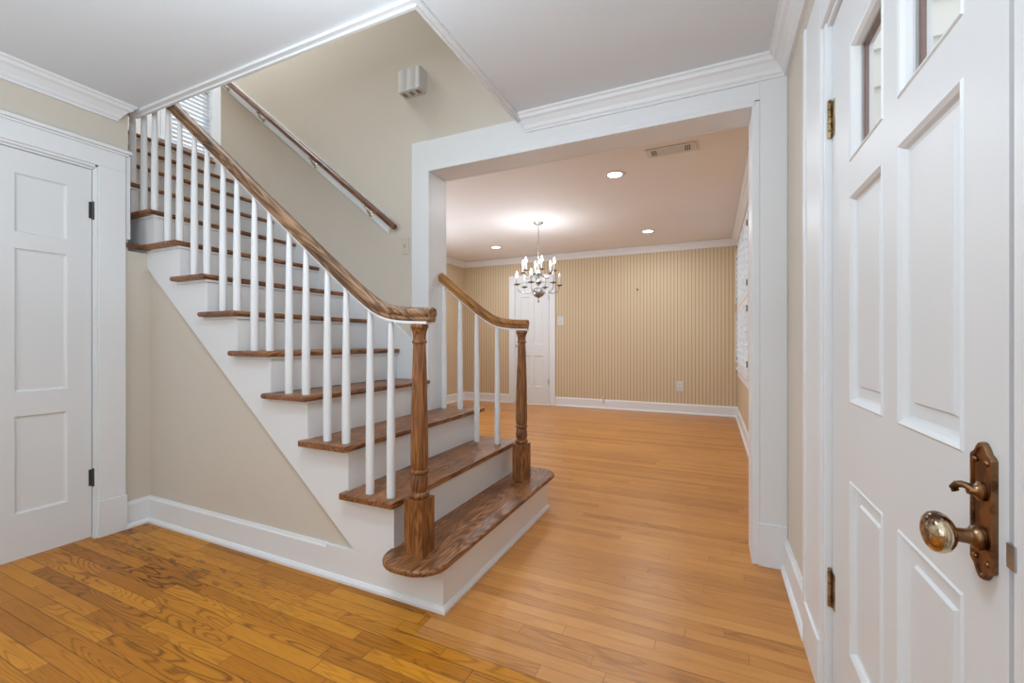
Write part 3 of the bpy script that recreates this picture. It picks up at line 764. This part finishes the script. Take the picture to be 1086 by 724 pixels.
# ------------------------------------------------------------------ wall fittings
def plate(x, z, y, w=.072, h=.115, kind='switch', label='', mat=None):
    r = empty('switch_plate' if kind == 'switch' else 'wall_outlet', (x, y, z)); mat = mat or M['plastic']
    bm = B(); box(bm, x - w / 2, x + w / 2, y - .006, y, z - h / 2, z + h / 2); link('cover_plate', bm, mat, r, bevel=.003)
    if kind == 'switch':
        bm = B(); prism(bm, [(y - .006, z - .012), (y - .009, z - .010), (y - .020, z + .008), (y - .016, z + .013), (y - .006, z + .010)], x - .006, x + .006, 'YZ'); link('toggle', bm, mat, r)
        for dz in (-.038, .038):
            bm = B(); lathe(bm, [(.004, 0), (.003, .0015)], mat=Matrix.Translation((x, y - .006, z + dz)) @ Matrix.Rotation(math.pi / 2, 4, 'X'), seg=8); link('screw', bm, M['steel'], r)
    else:
        for dz in (-.026, .026):
            bm = B(); box(bm, x - .018, x + .018, y - .009, y - .005, z + dz - .016, z + dz + .016); soc = link('socket', bm, mat, r, bevel=.004)
            for k in (-.007, .007):
                bm = B(); box(bm, x + k - .0015, x + k + .0015, y - .0095, y - .0085, z + dz - .004, z + dz + .008); q = link('slot', bm, M['gray_slot'], soc)
    rebase(r); tag(r, label, 'switch' if kind == 'switch' else 'outlet'); return r
plate(-1.945, 1.752, YW, label='almond switch plate on the beige stairwell wall beside the white casing', kind='switch', h=.118, w=.068)
plate(-2.335, 1.45, YB, w=.11, h=.15, label='pale switch plate on the striped wall beside the dining room door', mat=M['plastic_white'])
plate(-0.44, 0.415, YB, w=.10, h=.15, kind='outlet', label='pale outlet low on the striped dining room wall', mat=M['plastic_white'])
bm = B(); lathe(bm, [(.012, 0), (.014, .012), (.010, .02), (.002, .024)], mat=Matrix.Translation((-1.068, YB, 1.914)) @ Matrix.Rotation(math.pi / 2, 4, 'X'), seg=10)
tag(link('wall_nail', bm, M['dark_metal'], smooth=True), 'small dark nail head high in the middle of the striped wall', 'nail')
bm = B(); tube(bm, [(-1.60, YB - .02, .10), (-1.60, YB - .035, .15), (-1.605, YB - .03, .20)], .010, 8)
tag(link('cable_stub', bm, M['plastic_white'], smooth=True), 'short white cable stub on the baseboard of the striped wall', 'cable')

# door chime
ch = empty('door_chime', (-1.84, YW, 2.80))
cx0, cx1, cz0, cz1, cd = -1.945, -1.765, 2.775, 2.925, .075
bm = B()
pts = []
for k in range(25):
    t = k / 24; x = cx0 + (cx1 - cx0) * t
    pts.append((x, YW - cd - .005 * abs(math.sin(t * math.pi * 2.5)) * (1 if t < .98 else 0)))
pts += [(cx1, YW), (cx0, YW)]
prism(bm, pts, cz0 + .006, cz1, 'XY'); link('cover', bm, M['plastic_white'], ch)
bm = B(); box(bm, cx0 + .004, cx1 - .002, YW - cd + .004, YW, cz0, cz0 + .006); bs = link('base', bm, M['plastic'], ch)
for k in range(3):
    x = cx0 + .035 + k * .055
    bm = B()
    for j in range(3): box(bm, x - .014, x + .014, YW - cd + .014 + j * .014, YW - cd + .022 + j * .014, cz0 - .0015, cz0 + .001)
    link('grille', bm, M['gray_slot'], bs)
rebase(ch); tag(ch, 'small off-white door chime box high on the beige stairwell wall', 'door chime')

# ceiling register
cv = empty('ceiling_vent', (-0.29, 3.57, DZ)); vx0, vx1, vy0, vy1 = -0.475, -0.110, 3.505, 3.665
bm = B()
box(bm, vx0, vx1, vy0, vy0 + .03, DZ - .008, DZ); box(bm, vx0, vx1, vy1 - .03, vy1, DZ - .008, DZ)
for a in ((vx0, vx0 + .035), (vx0 + .085, vx0 + .100), (vx1 - .100, vx1 - .085), (vx1 - .035, vx1)): box(bm, a[0], a[1], vy0 + .03, vy1 - .03, DZ - .008, DZ)
link('frame', bm, M['plastic_white'], cv, bevel=.001)
bm = B(); box(bm, vx0 + .02, vx1 - .02, vy0 + .02, vy1 - .02, DZ - .002, DZ - .0005); link('duct_opening', bm, M['gray_slot'], cv)
for x0_ in (vx0 + .035, vx1 - .085):
    bm = B()
    for j in range(4): box(bm, x0_ + .001 + j * .0145, x0_ + .006 + j * .0145, vy0 + .03, vy1 - .03, DZ - .010, DZ - .003)
    link('louvre_bank', bm, M['dceil'], cv)
bm = B()
for j in range(10): box(bm, vx0 + .100, vx1 - .100, vy0 + .031 + j * .0100, vy0 + .0365 + j * .0100, DZ - .010, DZ - .003)
link('louvre_bank', bm, M['dceil'], cv)
rebase(cv); tag(cv, 'off-white rectangular air vent in the dining ceiling near the opening', 'vent')

# recessed lights
def downlight(x, y, label):
    r = empty('recessed_light', (x, y, DZ))
    bm = B(); sg_ = 28
    prof = [(.062, -.002), (.066, -.006), (.085, -.007), (.090, -.003), (.090, 0), (.062, 0)]
    rings = [[bm.verts.new((x + rr * math.cos(2 * math.pi * i / sg_), y + rr * math.sin(2 * math.pi * i / sg_), DZ + zz)) for i in range(sg_)] for rr, zz in prof]
    for a, b in zip(rings, rings[1:] + rings[:1]):
        for i in range(sg_): bm.faces.new((a[i], a[(i + 1) % sg_], b[(i + 1) % sg_], b[i]))
    link('trim_ring', bm, M['plastic_white'], r, smooth=True)
    bm = B(); lathe(bm, [(.0615, -.001), (.0615, -.003), (.050, -.006), (.025, -.008)], (x, y, DZ), 24); link('lens', bm, M['lens'], r, smooth=True)
    l = bpy.data.lights.new('downlight', 'AREA'); l.shape = 'DISK'; l.size = .11; l.energy = 10; l.color = (.84, .93, 1.0)
    lo = bpy.data.objects.new('downlight', l); COL.objects.link(lo); lo.location = (x, y, DZ - .012); lo.parent = r
    rebase(r); tag(r, label, 'ceiling light', 'recessed lights in the dining ceiling'); return r
downlight(-.788, 3.905, 'round recessed ceiling light nearest the opening, beside the air vent')
downlight(-.785, 6.08, 'round recessed ceiling light near the back wall, right of the chandelier')
downlight(-3.09, 6.10, 'small round recessed ceiling light at the left, left of the chandelier')

# ------------------------------------------------------------------ chandelier
CX_, CY_ = -1.974, 5.073
cd_ = empty('chandelier', (CX_, CY_, DZ))
bm = B(); lathe(bm, [(.060, 0), (.062, -.006), (.050, -.018), (.025, -.028), (.010, -.036)], (CX_, CY_, DZ), 24); link('canopy', bm, M['pewter'], cd_, smooth=True)
# chain of links
bm = B(); z = DZ - .034; k = 0
while z > 2.17:
    pts = []
    for i in range(9):
        a = 2 * math.pi * i / 8; u = .0075 * math.cos(a); v = .015 * math.sin(a)
        pts.append((CX_ + (u if k % 2 else 0), CY_ + (0 if k % 2 else u), z - .012 + v))
    tube(bm, pts, .0024, 5); z -= .024; k += 1
link('chain', bm, M['pewter'], cd_, smooth=True)
bm = B()
prof = [(.003, 1.575), (.010, 1.585), (.012, 1.598), (.006, 1.612), (.005, 1.632), (.012, 1.640), (.030, 1.648), (.062, 1.668), (.072, 1.695), (.070, 1.722), (.052, 1.745), (.026, 1.758), (.018, 1.775), (.016, 1.80), (.030, 1.815), (.042, 1.835), (.036, 1.858), (.018, 1.872), (.013, 1.90), (.026, 1.925), (.034, 1.945), (.024, 1.968), (.012, 1.985), (.010, 2.03), (.018, 2.055), (.020, 2.075), (.010, 2.10), (.006, 2.13), (.010, 2.15), (.003, 2.175)]
lathe(bm, prof, (CX_, CY_, 0), 24); link('central_body', bm, M['pewter'], cd_, smooth=True)
lit_n = 0
def arm(ang, r, z_hub, z_dip, z_dish, lit):
    c, s = math.cos(ang), math.sin(ang)
    def P(rr, z): return (CX_ + rr * c, CY_ + rr * s, z)
    ctrl = [(.016, z_hub), (.045, z_hub + .012), (r * .40, z_dip + .02), (r * .62, z_dip), (r * .82, z_dip + .006), (r * .96, z_dip + .035), (r, z_dish - .012)]
    pts = []
    for i in range(len(ctrl) - 1):
        p0, p1, p2, p3 = ctrl[max(i - 1, 0)], ctrl[i], ctrl[i + 1], ctrl[min(i + 2, len(ctrl) - 1)]
        for q in range(5):
            t = q / 5
            f = lambda a, b, c_, d: .5 * ((2 * b) + (-a + c_) * t + (2 * a - 5 * b + 4 * c_ - d) * t * t + (-a + 3 * b - 3 * c_ + d) * t ** 3)
            pts.append(P(f(p0[0], p1[0], p2[0], p3[0]), f(p0[1], p1[1], p2[1], p3[1])))
    pts.append(P(*ctrl[-1]))
    bm = B(); tube(bm, pts, .0055, 8); a = link('arm', bm, M['pewter'], cd_, smooth=True)
    o = P(r, z_dish)
    bm = B(); lathe(bm, [(.004, -.018), (.010, -.012), (.030, -.006), (.041, .002), (.042, .005), (.030, .002), (.014, .004), (.013, .016)], o, 18); link('drip_dish', bm, M['pewter'], a, smooth=True)
    bm = B(); lathe(bm, [(.0115, .006), (.0115, .085), (.009, .088)], o, 12); link('candle_sleeve', bm, M['candle'], a, smooth=True)
    bm = B(); lathe(bm, [(.006, .086), (.010, .092), (.0155, .106), (.0160, .116), (.012, .132), (.006, .150), (.0015, .165)], o, 12)
    bo = link('flame_bulb', bm, M['bulb'] if lit else M['bulb_off'], a, smooth=True)
    if lit:
        l = bpy.data.lights.new('candle_light', 'POINT'); l.energy = 1.5; l.color = (.86, .94, 1.0); l.shadow_soft_size = .02
        lo = bpy.data.objects.new('candle_light', l); COL.objects.link(lo); lo.location = (o[0], o[1], o[2] + .19); lo.parent = cd_
for k in range(6): arm(math.radians(-YAW * 0 + 24.7 + 8 + 60 * k), .272, 1.745, 1.70, 1.800, k in (3, 4))
for k in range(6): arm(math.radians(24.7 + 38 + 60 * k), .205, 1.905, 1.89, 1.965, True)
rebase(cd_); tag(cd_, 'nickel chandelier with two tiers of candle arms hanging in the dining room', 'chandelier')
